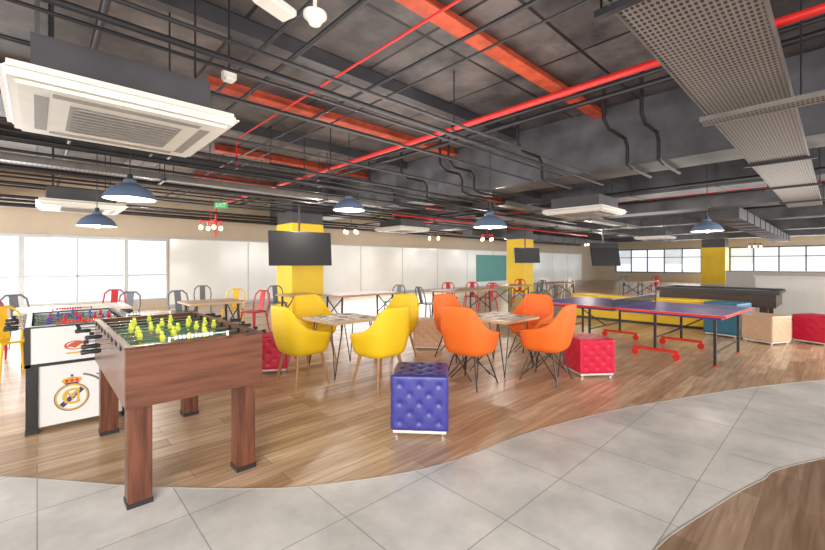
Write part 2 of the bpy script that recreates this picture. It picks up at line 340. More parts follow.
for px,D,l in ((82,7.8,'white ceiling air conditioner over the tables at the left windows'),(584,8.6,'white ceiling air conditioner hanging above the table tennis table'),(402,12.9,'far white ceiling air conditioner over the back long table'),(655,17,'distant white ceiling air conditioner before the far windows')):
    a,b=atD(px,D); dup(A0,(a,b,2.45),0,l)
for px,py,l in ((315,17,'round white smoke detector at the top of the ceiling'),):
    a,b=at(px,py,2.9); t=thing('smoke_detector',l,'smoke detector',(a,b,2.9))
    MB().lathe([(0,-.045),(.035,-.045),(.05,-.02),(.07,0),(.07,.02),(0,.02)],24).build('detector_body',M['acw'],t,True); MB().cyl((0,0,.02),(0,0,CZ-2.9),.012).build('stem',M['acw'],t)
a,b=at(275,6,2.9); t=thing('ceiling_junction_box','small white box with rounded corners hanging at the top of the ceiling','box',(a,b,2.9),.3)
MB().box((0,0,0),(.24,.13,.05),None,.015).build('box_body',M['acw'],t); MB().cyl((0,0,.02),(0,0,CZ-2.89),.012).build('stem',M['acw'],t)
a,b=at(229,76,2.95); t=thing('wireless_router','small white ceiling device beside the near air conditioner','device',(a,b,2.95))
MB().box((0,0,0),(.1,.1,.09),None,.015).build('device_body',M['acw'],t); MB().cyl((0,0,.02),(0,0,CZ-2.95),.008).build('stem',M['blackpipe'],t)
# pendants
def pendant():
    t=thing('pendant_lamp','','lamp')
    MB().lathe([(.03,.24),(.06,.235),(.075,.19),(.12,.17),(.2,.12),(.255,.05),(.28,-.005),(.272,-.005),(.247,.045),(.19,.11),(.11,.158),(.0,.17)],32).build('lamp_shade',M['lampo'],t,True)
    MB().lathe([(.268,-.004),(.243,.042),(.186,.105),(.1,.15),(0,.16)],32).build('shade_lining',M['lampi'],t,True)
    MB().lathe([(0,.30),(.03,.3),(.035,.235),(0,.235)],16).build('socket',M['black'],t,True)
    MB().sph((0,0,.02),.055).build('bulb',M['bulb'],t,True)
    return t
P0=pendant()
first=True
for px,py,w,l in ((130,199,46,'slate blue dome pendant lamp hanging largest, right below the near air conditioner'),(349,210,32,'slate blue dome pendant lamp hanging over the yellow chairs'),(490,227,34,'slate blue dome pendant lamp hanging over the orange chairs'),(707,231,28,'slate blue dome pendant lamp hanging above the pool table'),(97,226,34,'slate blue dome pendant lamp over the window side tables at left')):
    D=.56*400/w; z=H-(py-HY)*D/400; a,b=atD(px,D)
    if first: p=P0; p.location=(a,b,z); p['label']=l; first=False
    else: p=dup(P0,(a,b,z),0,l)
    li=bpy.data.lights.new('bulb_light','POINT'); li.energy=18; li.color=(1,.85,.65); li.shadow_soft_size=.05
    lo=bpy.data.objects.new('bulb_light',li); C.objects.link(lo); lo.location=(a,b,z-.03)
for p in [o for o in bpy.data.objects if o.name.startswith('pendant_lamp')]:
    MB().cyl((0,0,.29),(0,0,CZ-p.location.z),.006).build('cord',M['black'],p)
def cluster(px,D,z,l,m):
    a,b=atD(px,D); t=thing('cluster_lamp',l,'lamp',(a,b,z))
    fr=MB()
    fr.cyl((-.22,0,.12),(.22,0,.12),.015); fr.cyl((0,-.22,.12),(0,.22,.12),.015); fr.cyl((0,0,.12),(0,0,CZ-z),.008)
    fr.build('lamp_frame',m,t)
    for x,y in ((-.22,0),(.22,0),(0,-.22),(0,.22)):
        s=MB().cyl((x,y,.0),(x,y,.14),.02).build('socket',m,t); MB().sph((x,y,-.04),.045,(1,1,1.25)).build('bulb',M['warm'],s,True)
for px,D,z,l,m in ((211,9.5,2.3,'small bulb cluster on red frame near the left white panels','redm'),(351,12,2.4,'small warm bulb cluster behind the second pendant','dkmetal'),(434,14.2,2.35,'warm bulb cluster on brown frame over the back tables','copper'),(487,14,2.3,'warm bulb cluster on red frame near the far yellow column','redm'),(590,19,2.35,'distant warm bulb cluster beside the far television','copper'),(755,20,2.3,'distant warm bulb cluster before the far right window','copper')):
    cluster(px,D,z,l,M[m])
# ---------------------------------------------------------------- columns, TVs
def column(px,D,s,l,m='yellow'):
    a,b=atD(px,D); t=thing('column',l,'column',(a,b,0))
    MB().b6(-s/2,s/2,-s/2,s/2,0,2.5,.01).build('column_body',M[m],t); MB().b6(-s/2-.02,s/2+.02,-s/2-.02,s/2+.02,0,.1).build('plinth',M['mull'],t)
    MB().b6(-s/2+.02,s/2-.02,-s/2+.02,s/2-.02,2.5,CZ).build('column_head',M['duct'],t); return a,b
column(300,11.3,.95,'nearest yellow painted square column behind the yellow chairs')
column(520,18,.85,'middle yellow square column between the white back panels')
column(715,27,1.3,'farthest yellow square column between the far windows')
def tv(px,D,z,w,h,rz,l,tilt=.1,side=-1):
    a,b=atD(px,D); t=thing('television',l,'television',(a,b,z),rz); R=Matrix.Rotation(-tilt,4,'X')
    MB().box((0,0,0),(w,.05,h),R,.008).build('tv_body',M['black'],t); MB().box((0,-.028,0),(w-.04,.004,h-.04),R).build('screen',M['screen'],t)
    q=MB(); q.b6(-.1,.1,.02,.2,-.05,.05); q.cyl((0,.15,0),(0,.15,CZ-z),.025); q.build('ceiling_mount',M['dkmetal'],t)
tv(301,9.6,1.77,1.5,.82,-.2,'large flat television hanging in front of the near yellow column')
tv(605,13.5,1.72,.95,.78,-.75,'flat television hanging from ceiling beyond the table tennis table',tilt=.25)
tv(527,15.7,1.74,1.1,.6,-.5,'small distant television hanging before the middle yellow column')
# ---------------------------------------------------------------- furniture
def tub(label,kind,loc,rz,group):
    t=thing('tub_chair',label,'chair',(loc[0],loc[1],0),rz,group)
    bm=bmesh.new(); N=48
    pts=[(0,.94),(.5,.94),(.66,.93),(.80,.88),(.95,.78),(1.15,.70),(1.5,.655),(2.0,.63),(2.25,.61),(2.38,.56),(2.5,.49),(2.75,.445),(3.15,.435)]
    def hh(p):
        d=abs(p)
        for (x0,y0),(x1,y1) in zip(pts,pts[1:]):
            if x0<=d<=x1: return y0+(y1-y0)*(d-x0)/(x1-x0)
        return .435
    def sq(p,r):
        c,s_=math.cos(p),math.sin(p); e=3.8
        return r/((abs(c)**e+abs(s_)**e)**(1/e))
    rings=[]
    for r,z in [(.09,.365),(.16,.37),(.215,.385),(.24,.43)]:
        rings.append([bm.verts.new((sq(-PI+2*PI*k/N,r)*1.04*math.sin(-PI+2*PI*k/N),sq(-PI+2*PI*k/N,r)*math.cos(-PI+2*PI*k/N),z)) for k in range(N)])
    for f in (.2,.4,.6,.8,1):
        row=[]
        for k in range(N):
            p=-PI+2*PI*k/N; h=hh(p); z=.43+(h-.43)*f if h>.45 else .43+f*.004
            q=max(0,z-.43); r=.24+.03*min(1,q/.2)+ (0.0 if h>.45 else .004*f)
            r=sq(p,r); cb=max(0,math.cos(p)); sb=math.sin(p)**2
            r+=.02*sb*min(1,q/.22)
            w=1-.06*max(0,(q-.20)/.3)*(1 if abs(p)<1.1 else 0)
            row.append(bm.verts.new((r*1.03*math.sin(p)*w,r*math.cos(p)+.09*q*cb,z)))
        rings.append(row)
    c=bm.verts.new((0,0,.363))
    for k in range(N): bm.faces.new((c,rings[0][k],rings[0][(k+1)%N]))
    for A,B in zip(rings,rings[1:]):
        for k in range(N): bm.faces.new((A[k],B[k],B[(k+1)%N],A[(k+1)%N]))
    x=MB(); x.bm.free(); x.bm=bm
    x.build('seat_shell',M['ypl' if kind=='y' else 'opl'],t,'full',1,.026)
    MB().box((0,-.01,.455),(.44,.44,.075),None,.03).build('seat_cushion',M['ypl' if kind=='y' else 'opl'],t,'full')
    for sx in (-1,1):
        for sy in (-1,1):
            if kind=='y': MB().cyl((sx*.22,sy*.22,0),(sx*.15,sy*.15,.385),.012,.021).build('leg',M['beech'],t,True)
            else: MB().tube([(sx*.23,sy*.23,.0),(sx*.13,sy*.13,.38)],.009).build('leg',M['dkmetal'],t,True)
    if kind=='o':
        for sx in (-1,1):
            for p,q in (((sx*.21,-.21,.06),(sx*.05,.1,.365)),((sx*.21,.21,.06),(sx*.05,-.1,.365)),((-.14,sx*.2,.09),(.12,sx*.14,.365)),((.14,sx*.2,.09),(-.12,sx*.14,.365))):
                MB().cyl(p,q,.006).build('wire_brace',M['dkmetal'],t)
    return t
def gtable(loc,label,h=.70):
    t=thing('game_table',label,'table',(loc[0],loc[1],0))
    MB().b6(-.385,.385,-.385,.385,h-.03,h,.004).build('tabletop',M['palewood'],t)
    gb=MB().b6(-.31,.31,-.31,.31,h+.0005,h+.004).build('game_board',M['cream_print'],t)
    q=MB(); z0,z1=h+.0042,h+.005
    for s in (-1,1): q.b6(-.31,.31,s*.297-.012,s*.297+.012,z0,z1); q.b6(s*.297-.012,s*.297+.012,-.285,.285,z0,z1)
    for sx in (-1,1):
        for sy in (-1,1): q.b6(sx*.19-.065,sx*.19+.065,sy*.19-.065,sy*.19+.065,z0,z1)
    q.box((0,0,(z0+z1)/2),(.12,.12,z1-z0),Matrix.Rotation(PI/4,4,'Z'))
    for k in range(3):
        for s in (-1,1): 
            d=s*(.12+.055*k); q.b6(d-.012,d+.012,-.035,.035,z0,z1); q.b6(-.035,.035,d-.012,d+.012,z0,z1)
    q.build('board_print',M['brown_print'],gb)
    for sx in (-1,1):
        for sy in (-1,1):
            MB().tube([(sx*.3,sy*.2,h-.03),(sx*.33,sy*.32,.008),(sx*.2,sy*.3,h-.03)],.007).build('leg',M['dkmetal'],t,True)
T1=cam2room(-.91,5.25); T2=cam2room(1.15,5.35)
gtable(T1,'square board game table surrounded by yellow tub chairs'); gtable(T2,'square board game table surrounded by orange tub chairs')
def face(p,q): return math.atan2(q[1]-p[1],q[0]-p[0])+PI/2
for (X,D),l,dr in (((-1.29,4.70),'yellow tub chair nearest the foosball tables, seen from behind',-.15),((-.38,4.58),'yellow tub chair right behind the purple pouf, back to camera',.15),((-1.42,5.85),'yellow tub chair across the table on its left side',0),((-.25,5.95),'yellow tub chair at the far right side of the table',.2)):
    p=cam2room(X,D); tub(l,'y',p,face(p,T1)+dr,'yellow tub chairs')
for (X,D),l,dr in (((.68,4.68),'orange tub chair beside the purple pouf, left front of its table',-.1),((1.62,4.86),'orange tub chair in front of the red pouf, right of its table',.1),((.66,5.98),'orange tub chair at the far left of its table beside the beige pouf',0),((1.75,5.98),'orange tub chair at the far right side of its table',0)):
    p=cam2room(X,D); tub(l,'o',p,face(p,T2)+dr,'orange tub chairs')
# poufs
def pouf(px,py,s,m,label,rz,hgt=None,D=None,tuft=1):
    D=F*H/(py-HY); a,b=atD(px,D+s*.5)
    t=thing('pouf',label,'pouf',(a,b,0),rz)
    h=hgt or s; bm=bmesh.new(); n=32; rr=.1
    for ax in range(3):
        for sg in (-1,1):
            g=[[None]*(n+1) for _ in range(n+1)]
            for i in range(n+1):
                for j in range(n+1):
                    u=-1+2*i/n; v=-1+2*j/n
                    p=[0,0,0]; p[ax]=sg; p[(ax+1)%3]=u; p[(ax+2)%3]=v
                    q=Vector(p); inn=Vector([max(-(1-rr),min(1-rr,c)) for c in q]); d=q-inn
                    r=inn+(d.normalized()*rr if d.length>1e-6 else d)
                    U=u*1.5; V=v*1.5; dm=0
                    for oi in (0,.5):
                        du=(U-oi)-round(U-oi); dv=(V-oi)-round(V-oi)
                        dm=max(dm,math.exp(-(du*du+dv*dv)/.012))
                    cre=(abs(math.sin(PI*(U+V)))*abs(math.sin(PI*(U-V))))**.4
                    edge=min(1,(1-abs(u))/.12)*min(1,(1-abs(v))/.12)
                    nrm=Vector([0,0,0]); nrm[ax]=sg
                    r=r+nrm*((.012*(cre-.8)-.055*dm)*edge*tuft)
                    g[i][j]=bm.verts.new((r.x*s/2,r.y*s/2,r.z*(h-.05)/2+(h+.05)/2))
            for i in range(n):
                for j in range(n): bm.faces.new((g[i][j],g[i+1][j],g[i+1][j+1],g[i][j+1]))
    bmesh.ops.remove_doubles(bm,verts=bm.verts,dist=.0004)
    x=MB(); x.bm.free(); x.bm=bm; x.build('tufted_cover',m,t,'full')
    MB().b6(-s*.46,s*.46,-s*.46,s*.46,.028,.052).build('base',M['acw'],t)
    for sx in (-1,1):
        for sy in (-1,1): MB().cyl((sx*s*.4,sy*s*.4,0),(sx*s*.4,sy*s*.4,.03),.022,.024).build('foot',M['chrome'],t,True)
cr_=-math.radians(43.2)
pouf(421,438,.47,M['purple'],'deep blue purple tufted cube pouf on the wood floor in front of the chairs',cr_-.08,.5)
pouf(588,378,.46,M['rede'],'red tufted cube pouf between the orange chair and table tennis table',cr_+.1,.47)
pouf(271,374,.46,M['rede'],'red tufted cube pouf partly hidden behind the nearest yellow chair',cr_+.2,.47)
pouf(428,350,.47,M['beige'],'beige tufted cube pouf between the yellow and orange chairs',cr_-.1,.47)
pouf(481,342,.47,M['beige'],'beige tufted cube pouf hidden behind the orange game table',cr_,.47)
pouf(727,338,.58,M['teal'],'large teal tufted cube pouf behind the table tennis table end',cr_+.5,.66,tuft=.3)
pouf(766,345,.5,M['beige'],'beige tufted cube pouf beside the large teal pouf',cr_+.3,.5,tuft=.7)
pouf(818,346,.5,M['rede'],'red tufted cube pouf at the right edge by the white counter',cr_+.3,.5)
# ---------------------------------------------------------------- foosball
def mtext(s,size,mt,parent,name,M4):
    cu=bpy.data.curves.new(name,'FONT'); cu.body=s; cu.size=size; cu.align_x='CENTER'; cu.align_y='CENTER'; cu.extrude=.0008
    o=bpy.data.objects.new('tmp',cu); C.objects.link(o); bpy.context.view_layer.update()
    me=bpy.data.meshes.new_from_object(o.evaluated_get(bpy.context.evaluated_depsgraph_get())); bpy.data.objects.remove(o)
    me.transform(M4); me.materials.clear(); me.materials.append(mt)
    r=bpy.data.objects.new(name,me); C.objects.link(r); r.parent=parent; return r
def foos(label,loc,W,L,z0,z1,ms,style):
    t=thing('foosball_table',label,'game table',(loc[0],loc[1],0))
    th=.035; w=W/2; l=L/2; dp=.07
    mb=MB(); mb.b6(-w,w,-l,-l+th,z0,z1,.004); mb.b6(-w,w,l-th,l,z0,z1,.004); mb.b6(-w,-w+th,-l+th,l-th,z0,z1,.004); mb.b6(w-th,w,-l+th,l-th,z0,z1,.004); mb.b6(-w+th,w-th,-l+th,l-th,z0,z0+.02)
    mb.build('cabinet',ms['cab'],t)
    pf=MB().b6(-w+th,w-th,-l+th,l-th,z1-dp-.015,z1-dp).build('playfield',M['pitch'],t)
    q=MB(); zz=z1-dp+.001
    for y in (0,-l+.3,l-.3): q.b6(-w+th+.02,w-th-.02,y-.005,y+.005,zz,zz+.001)
    for x in (-w+th+.03,w-th-.03): q.b6(x-.004,x+.004,-l+.06,l-.06,zz,zz+.001)
    q.build('field_lines',M['ppline'],pf)
    q=MB(); q.b6(-w-.004,-w+th,-l-.004,l+.004,z1,z1+.012); q.b6(w-th,w+.004,-l-.004,l+.004,z1,z1+.012); q.b6(-w+th,w-th,-l-.004,-l+th+.02,z1,z1+.012); q.b6(-w+th,w-th,l-th-.02,l+.004,z1,z1+.012)
    q.build('top_rail',ms['rail'],t)
    for sy in (-1,1):
        g=MB().b6(-.1,.1,sy*(l-th)-.004,sy*(l-th)+.004,z1-.065,z1-.015).build('goal',M['black'],t)
        sc=MB(); sc.cyl((-.16,sy*(l-.03),z1+.035),(.16,sy*(l-.03),z1+.035),.004); 
        for i in range(10): sc.box((-.13+i*.022,sy*(l-.03),z1+.035),(.014,.016,.022))
        sc.box((-.165,sy*(l-.03),z1+.025),(.01,.02,.035)); sc.box((.165,sy*(l-.03),z1+.025),(.01,.02,.035))
        sc.build('score_counter',M['white'] if style==0 else M['redpl'],t)
    lw=ms['lw']
    for sx in (-1,1):
        for sy in (-1,1):
            x=sx*(w-lw/2-.02); y=sy*(l-lw/2-.07)
            if style==1: x=sx*(w-lw/2); y=sy*(l-lw/2)
            lg=MB().b6(x-lw/2,x+lw/2,y-lw/2,y+lw/2,.025,z0-.0005,.004).build('leg',ms['leg'],t)
            MB().b6(x-lw/2-.004,x+lw/2+.004,y-lw/2-.004,y+lw/2+.004,0,.03).build('foot',M['dkmetal'],lg)
    n=8; cnt=[1,2,3,5,5,3,2,1]; team=[0,0,1,0,1,0,1,1]; zr=z1-.012
    for i in range(n):
        y=-l+.16+(L-.32)*i/(n-1); side=1 if team[i] else -1; off=random.uniform(-.04,.04)
        xa=-side*(w+.10)+off; xb=side*(w+.15)+off
        r=MB().cyl((xa,y,zr),(xb,y,zr),.006,None,10).build('rod',M['chrome'],t,True)
        hd=MB().lathe([(0,0),(.011,0),(.015,.02),(.012,.05),(.015,.08),(.010,.09),(0,.09)],14).build('handle',M['black'],r,True)
        hd.data.transform(Matrix.Translation((side*(w+.07)+off,y,zr))@Matrix.Rotation(side*PI/2,4,'Y'))
        MB().cyl((-side*(w+.11)+off,y,zr),(-side*(w+.085)+off,y,zr),.012).build('end_cap',M['black'],r)
        for s2 in (-1,1): MB().cyl((s2*(w-th-.015),y,zr),(s2*(w+.008),y,zr),.018).build('bearing',M['black'],r)
        ang=random.uniform(-.35,.35)
        for k in range(cnt[i]):
            x=((k-(cnt[i]-1)/2)*(W-.26)/max(1,cnt[i]-1) if cnt[i]>1 else 0)+off
            if cnt[i]==2: x=(k-.5)*.26+off
            if cnt[i]==3: x=(k-1)*.2+off
            p=MB(); p.box((0,0,0),(.028,.018,.05),None,.004); p.sph((0,0,.037),.013,(1,1,1),8,6); p.box((0,0,-.036),(.016,.010,.035)); p.box((0,.004,-.052),(.018,.018,.01)); p.cyl((-.016,0,0),(.016,0,0),.012)
            o=p.build('player',ms['t1'] if team[i] else ms['t0'],r,True); o.data.transform(Matrix.Translation((x,y,zr))@Matrix.Rotation(ang,4,'X'))
    return t
F1=foos('dark brown wooden foosball table with thick square legs, nearest the camera',(.737,3.49),.765,1.6,.59,.925,dict(cab=M['mahog'],rail=M['mahogv'],leg=M['mahogv'],lw=.12,t0=M['pyel'],t1=M['pyel']),0)
F2=foos('white and black foosball table with a club crest, behind the dark one',(.29,5.22),.72,1.4,.56,.87,dict(cab=M['white'],rail=M['black'],leg=M['black'],lw=.075,t0=M['pred'],t1=M['pblue']),1)
w,l=.36,.7
for sy in (-1,1):
    pn=MB().b6(-w+.076,w-.076,sy*(l-.035)-.01,sy*(l-.035)+.01,.04,.555).build('end_panel',M['white'],F2)
    if sy==-1: panel=pn
for sx in (-1,1): MB().b6(sx*(w-.035)-.01,sx*(w-.035)+.01,-l+.076,l-.076,.04,.555).build('side_panel',M['white'],F2)
q=MB(); q.b6(-w-.005,w+.005,-l-.006,-l-.0005,.55,.575); q.b6(-w-.006,-w-.0005,-l,l,.55,.575); q.b6(-w-.005,-w+.03,-l-.006,-l-.0005,.55,.87); q.b6(w-.03,w+.005,-l-.006,-l-.0005,.55,.87)
q.build('edge_trim',M['black'],F2)
def ringm(r0,r1,N=40,a0=0,a1=2*PI):
    m=MB(); full=abs(a1-a0-2*PI)<1e-6; n=N if full else N+1
    ang=[a0+(a1-a0)*k/N for k in range(n)]
    vi=[m.bm.verts.new((r0*math.cos(a),r0*math.sin(a),0)) for a in ang]; vo=[m.bm.verts.new((r1*math.cos(a),r1*math.sin(a),0)) for a in ang]
    for k in range(N):
        j=(k+1)%n; m.bm.faces.new((vi[k],vo[k],vo[j],vi[j]))
    return m
def crest(cx,yy,cz,R,parent,g='gold'):
    T=lambda y:Matrix.Translation((cx,yy-y,cz))@Matrix.Rotation(PI/2,4,'X')
    o=ringm(R*.88,R).build('crest_ring',M[g],parent); o.data.transform(T(.002))
    o=ringm(R*1.0,R*1.05).build('crest_ring',M['royal'],parent); o.data.transform(T(.002))
    m=MB(); m.box((0,0,0),(R*1.70,R*.34,.001),Matrix.Rotation(.75,4,'Z')); o=m.build('crest_band',M['royal'],parent); o.data.transform(T(.003))
    mtext('M',R*1.35,M[g],parent,'crest_letter',T(.005)); mtext('C',R*1.7,M[g],parent,'crest_letter',T(.004)@Matrix.Translation((-R*.05,0,0)))
    mtext('F',R*.8,M[g],parent,'crest_letter',T(.006)@Matrix.Translation((R*.1,0,0)))
    z=R*1.0
    m=MB(); m.poly([(-R*.40,z),(-R*.62,z+R*.30),(-R*.5,z+R*.46),(-R*.25,z+R*.5),(0,z+R*.58),(R*.25,z+R*.5),(R*.5,z+R*.46),(R*.62,z+R*.30),(R*.40,z)],0,.001)
    o=m.build('crest_crown',M[g],parent); o.data.transform(T(.002))
    m=MB()
    for x in (-.3,0,.3): m.poly([(R*(x-.09),z+R*.17),(R*(x-.11),z+R*.38),(R*(x+.11),z+R*.38),(R*(x+.09),z+R*.17)],0,.001)
    o=m.build('crest_crown_lining',M['redpl'],parent); o.data.transform(T(.004))
    m=MB(); m.box((0,z+R*.07,.0),(R*.8,R*.10,.001)); o=m.build('crest_crown_band',M['royal'],parent); o.data.transform(T(.005))
    m=MB(); m.cyl((0,z+R*.66,-.001),(0,z+R*.66,.001),R*.09); o=m.build('crest_orb',M['royal'],parent); o.data.transform(T(.005))
PY=-l+.035-.01
crest(-.07,PY,.25,.112,panel)
for (r0,r1,a0,a1) in ((.27,.29,.2,1.3),(.31,.322,-.4,.95)):
    o=ringm(r0,r1,24,a0,a1).build('curved_graphic',M['greyprint'],panel); o.data.transform(Matrix.Translation((-.06,PY-.0012,.22))@Matrix.Rotation(PI/2,4,'X')@Matrix.Diagonal((.85,.8,1,1)))
T=Matrix.Translation((-.05,-l-.003,.70))@Matrix.Rotation(PI/2,4,'X')
o=ringm(.034,.043).build('logo_ring',M['orangeprint'],F2); o.data.transform(T@Matrix.Diagonal((1.7,.9,1,1)))
m_=MB(); m_.poly([(-.065,-.010),(-.03,.019),(0,.03),(.045,.026),(.08,.0),(.038,.006),(.0,-.024),(-.03,-.011)],0,.001); o=m_.build('logo_mark',M['orangeprint'],F2); o.data.transform(T)
m_=MB(); m_.poly([(-.055,-.07),(.055,-.07),(.065,-.058),(-.065,-.058)],0,.001); o=m_.build('logo_underline',M['gold'],F2); o.data.transform(T)
# ---------------------------------------------------------------- exit sign
a,b=atD(221,9.0); t=thing('exit_sign','small green exit sign hanging near the left white panels','sign',(a,b,2.72),-math.radians(43.2))
MB().box((0,0,0),(.30,.03,.13),None,.004).build('sign_body',M['green'],t); MB().cyl((0,0,.06),(0,0,CZ-2.72),.008).build('stem',M['blackpipe'],t)
mtext('EXIT',.11,M['white'],t,'lettering',Matrix.Translation((0,-.0165,0))@Matrix.Rotation(PI/2,4,'X'))
# ---------------------------------------------------------------- table tennis
cx_,cy_=7.4,2.36; RZ=-.05
t=thing('table_tennis_table','purple table tennis table on black legs with red wheels','game table',(cx_,cy_,0),RZ)
TW=.83
for s in (-1,1):
    h0,h1=(.01,1.40) if s>0 else (-1.40,-.01)
    hf=MB().b6(-TW,TW,h0,h1,.70,.72).build('tabletop_half',M['pp'],t)
    q=MB(); 
    q.b6(-TW,-TW+.02,h0,h1,.7205,.7215); q.b6(TW-.02,TW,h0,h1,.7205,.7215); ye=h1-.02 if s>0 else h0; q.b6(-TW+.02,TW-.02,ye,ye+.02,.7205,.7215); q.b6(-.002,.002,h0,h1,.7205,.7215)
    q.build('white_line',M['ppline'],hf)
    q=MB(); q.b6(-TW-.006,TW+.006,s*1.403-.004,s*1.403+.004,.69,.72); q.b6(-TW-.006,-TW-.0005,h0,h1,.69,.72); q.b6(TW+.0005,TW+.006,h0,h1,.69,.72); q.build('red_edge',M['redpl'],hf)
    q=MB(); q.b6(-.76,.76,s*.06-.012,s*.06+.012,.655,.7); q.b6(-.76,.76,s*1.33-.012,s*1.33+.012,.655,.7); q.b6(-.76,-.735,min(s*.06,s*1.33),max(s*.06,s*1.33),.655,.7); q.b6(.735,.76,min(s*.06,s*1.33),max(s*.06,s*1.33),.655,.7)
    q.build('apron_frame',M['royal'],t)
    for sx in (-1,1):
        lg=MB().b6(sx*.66-.016,sx*.66+.016,s*1.25-.016,s*1.25+.016,.02,.66).build('leg',M['dkmetal'],t); MB().cyl((sx*.66,s*1.25,0),(sx*.66,s*1.25,.025),.022).build('foot',M['redpl'],lg)
        MB().b6(sx*.6-.016,sx*.6+.016,s*.5-.016,s*.5+.016,.12,.66).build('leg',M['dkmetal'],t)
        MB().b6(sx*.6-.02,sx*.6+.02,s*.5-.3,s*.5+.3,.10,.14).build('wheel_beam',M['redpl'],t)
        for e in (-1,1):
            MB().cyl((sx*.6-.014,s*.5+e*.28,.05),(sx*.6+.014,s*.5+e*.28,.05),.05,None,16).build('wheel',M['redpl'],t,True)
    for p,q2,r in (((-.66,s*1.25,.2),(.66,s*1.25,.2),.01),((-.6,s*.5,.3),(.6,s*.5,.3),.012),((0,s*.5,.3),(0,s*1.1,.66),.01)): MB().cyl(p,q2,r).build('brace',M['dkmetal'],t)
nt_=thing('net_set','dark net stretched across the middle of the table tennis table','net',(cx_,cy_,.72),RZ)
MB().b6(-.93,.93,-.002,.002,.012,.13).build('net',M['net'],nt_); MB().b6(-.93,.93,-.003,.003,.125,.135).build('net_tape',M['tape'],nt_)
for s in (-1,1): 
    q=MB(); q.cyl((s*.93,0,-.03),(s*.93,0,.14),.01); q.box((s*.88,0,-.04),(.12,.05,.012)); q.build('net_post',M['dkmetal'],nt_)
t=thing('low_bench','long low yellow bench behind the table tennis table','bench',(10.5,3.3,0))
MB().b6(-.2,.25,-1.6,1.5,.06,.58,.01).build('bench_body',M['yellow'],t); MB().b6(-.22,.27,-1.62,1.52,.58,.62,.01).build('bench_top',M['yellow'],t); MB().b6(-.17,.22,-1.5,1.4,0,.06).build('plinth',M['dkmetal'],t)
t=thing('pool_table','dark wooden pool table with grey cloth behind the teal pouf','pool table',(12.1,2.0,0))
W2,L2=.72,1.15
MB().b6(-W2+.06,W2-.06,-L2+.06,L2-.06,.45,.74,.01).build('pool_body',M['darkwood'],t)
MB().b6(-W2+.1,W2-.1,-L2+.1,L2-.1,.76,.775).build('cloth_bed',M['felt'],t)
q=MB(); q.b6(-W2,-W2+.12,-L2,L2,.74,.82,.01); q.b6(W2-.12,W2,-L2,L2,.74,.82,.01); q.b6(-W2+.12,W2-.12,-L2,-L2+.12,.74,.82,.01); q.b6(-W2+.12,W2-.12,L2-.12,L2,.74,.82,.01); q.build('cushion_rail',M['dkmetal'],t)
for sx in (-1,1):
    for sy in (-1,1):
        MB().b6(sx*.5-.07,sx*.5+.07,sy*.88-.07,sy*.88+.07,0,.449,.01).build('leg',M['darkwood'],t)
    for sy in (-1,0,1): MB().cyl((sx*(W2-.1),sy*(L2-.1),.805),(sx*(W2-.1),sy*(L2-.1),.825),.05).build('pocket',M['black'],t)
t=thing('service_counter','pale grey counter block behind the pool table at right','counter',(14.0,.0,0))
MB().b6(-.3,.3,-1.6,1.5,.04,1.06,.005).build('counter_body',M['counter'],t); MB().b6(-.34,.34,-1.64,1.54,1.06,1.10,.005).build('countertop',M['counter'],t); MB().b6(-.25,.25,-1.55,1.45,0,.04).build('plinth',M['dkmetal'],t)
t=thing('service_counter','long low pale counter far behind under the distant windows','counter',(27.5,4.2,0))
MB().b6(-.3,.3,-5,0,.0,1.0,.005).build('counter_body',M['counter'],t); MB().b6(-.34,.34,-5,0,1.0,1.04,.005).build('countertop',M['tabtop'],t)
# ---------------------------------------------------------------- cafe tables and chairs
def ctable(px,py,L,W,rz,label,m='tabtop',h=.75,D=None):
    a,b=at(px,py,h); t=thing('dining_table',label,'table',(a,b,0),rz)
    MB().b6(-L/2,L/2,-W/2,W/2,h-.035,h,.005).build('tabletop',M[m],t)
    for sx in (-1,1):
        for sy in (-1,1):
            x=sx*(L/2-.09); y=sy*(W/2-.07); MB().cyl((x,y,0),(x-sx*.03,y-sy*.02,h-.036),.018,.022).build('leg',M['dkmetal'],t,True)
        x=sx*(L/2-.1)
        q=MB(); q.cyl((x,-W/2+.08,.25),(x,W/2-.08,h-.08),.012); q.cyl((x,W/2-.08,.25),(x,-W/2+.08,h-.08),.012)
        q.build('cross_brace',M['dkmetal'],t)
    return (a,b)
TA=ctable(361,293,1.6,.75,0,'wooden top dining table behind the yellow chairs')
TB=ctable(462,289.5,1.7,.8,0,'first long wooden table with red chairs behind the beige pouf')
TB2=ctable(510,285,1.3,.8,0,'second wooden table near the middle yellow column')
TC=ctable(212,301,.9,.8,0,'small table with grey, yellow and red chairs near the white panels','palewood')
TD=ctable(75,307,1.3,.9,0,'pale topped table by the windows behind the foosball tables','whitetop')
TE=ctable(298,294,.7,.7,0,'small dark table beneath the hanging television')
TF=ctable(556,282.5,1.6,.8,0,'distant dark table left of the television')
TG=ctable(640,281,1.8,.8,0,'distant dark table in front of the far windows')
def cafe(m,mn):
    t=thing('metal_chair','','chair')
    MB().box((0,0,.45),(.37,.37,.025),None,.01).build('seat',M[m],t)
    for sx in (-1,1):
        for sy in (-1,1): MB().cyl((sx*.21,sy*.22,0),(sx*.155,sy*.155,.445),.012,.018,8).build('leg',M[m],t,True)
    pts=[(-.17,.17,.45),(-.19,.21,.62),(-.17,.25,.78),(-.1,.27,.85),(.1,.27,.85),(.17,.25,.78),(.19,.21,.62),(.17,.17,.45)]
    MB().tube(pts,.015,8).build('back_frame',M[m],t,True)
    MB().box((0,.225,.65),(.12,.012,.40),Matrix.Rotation(-.25,4,'X')).build('back_slat',M[m],t)
    return t
protos={}
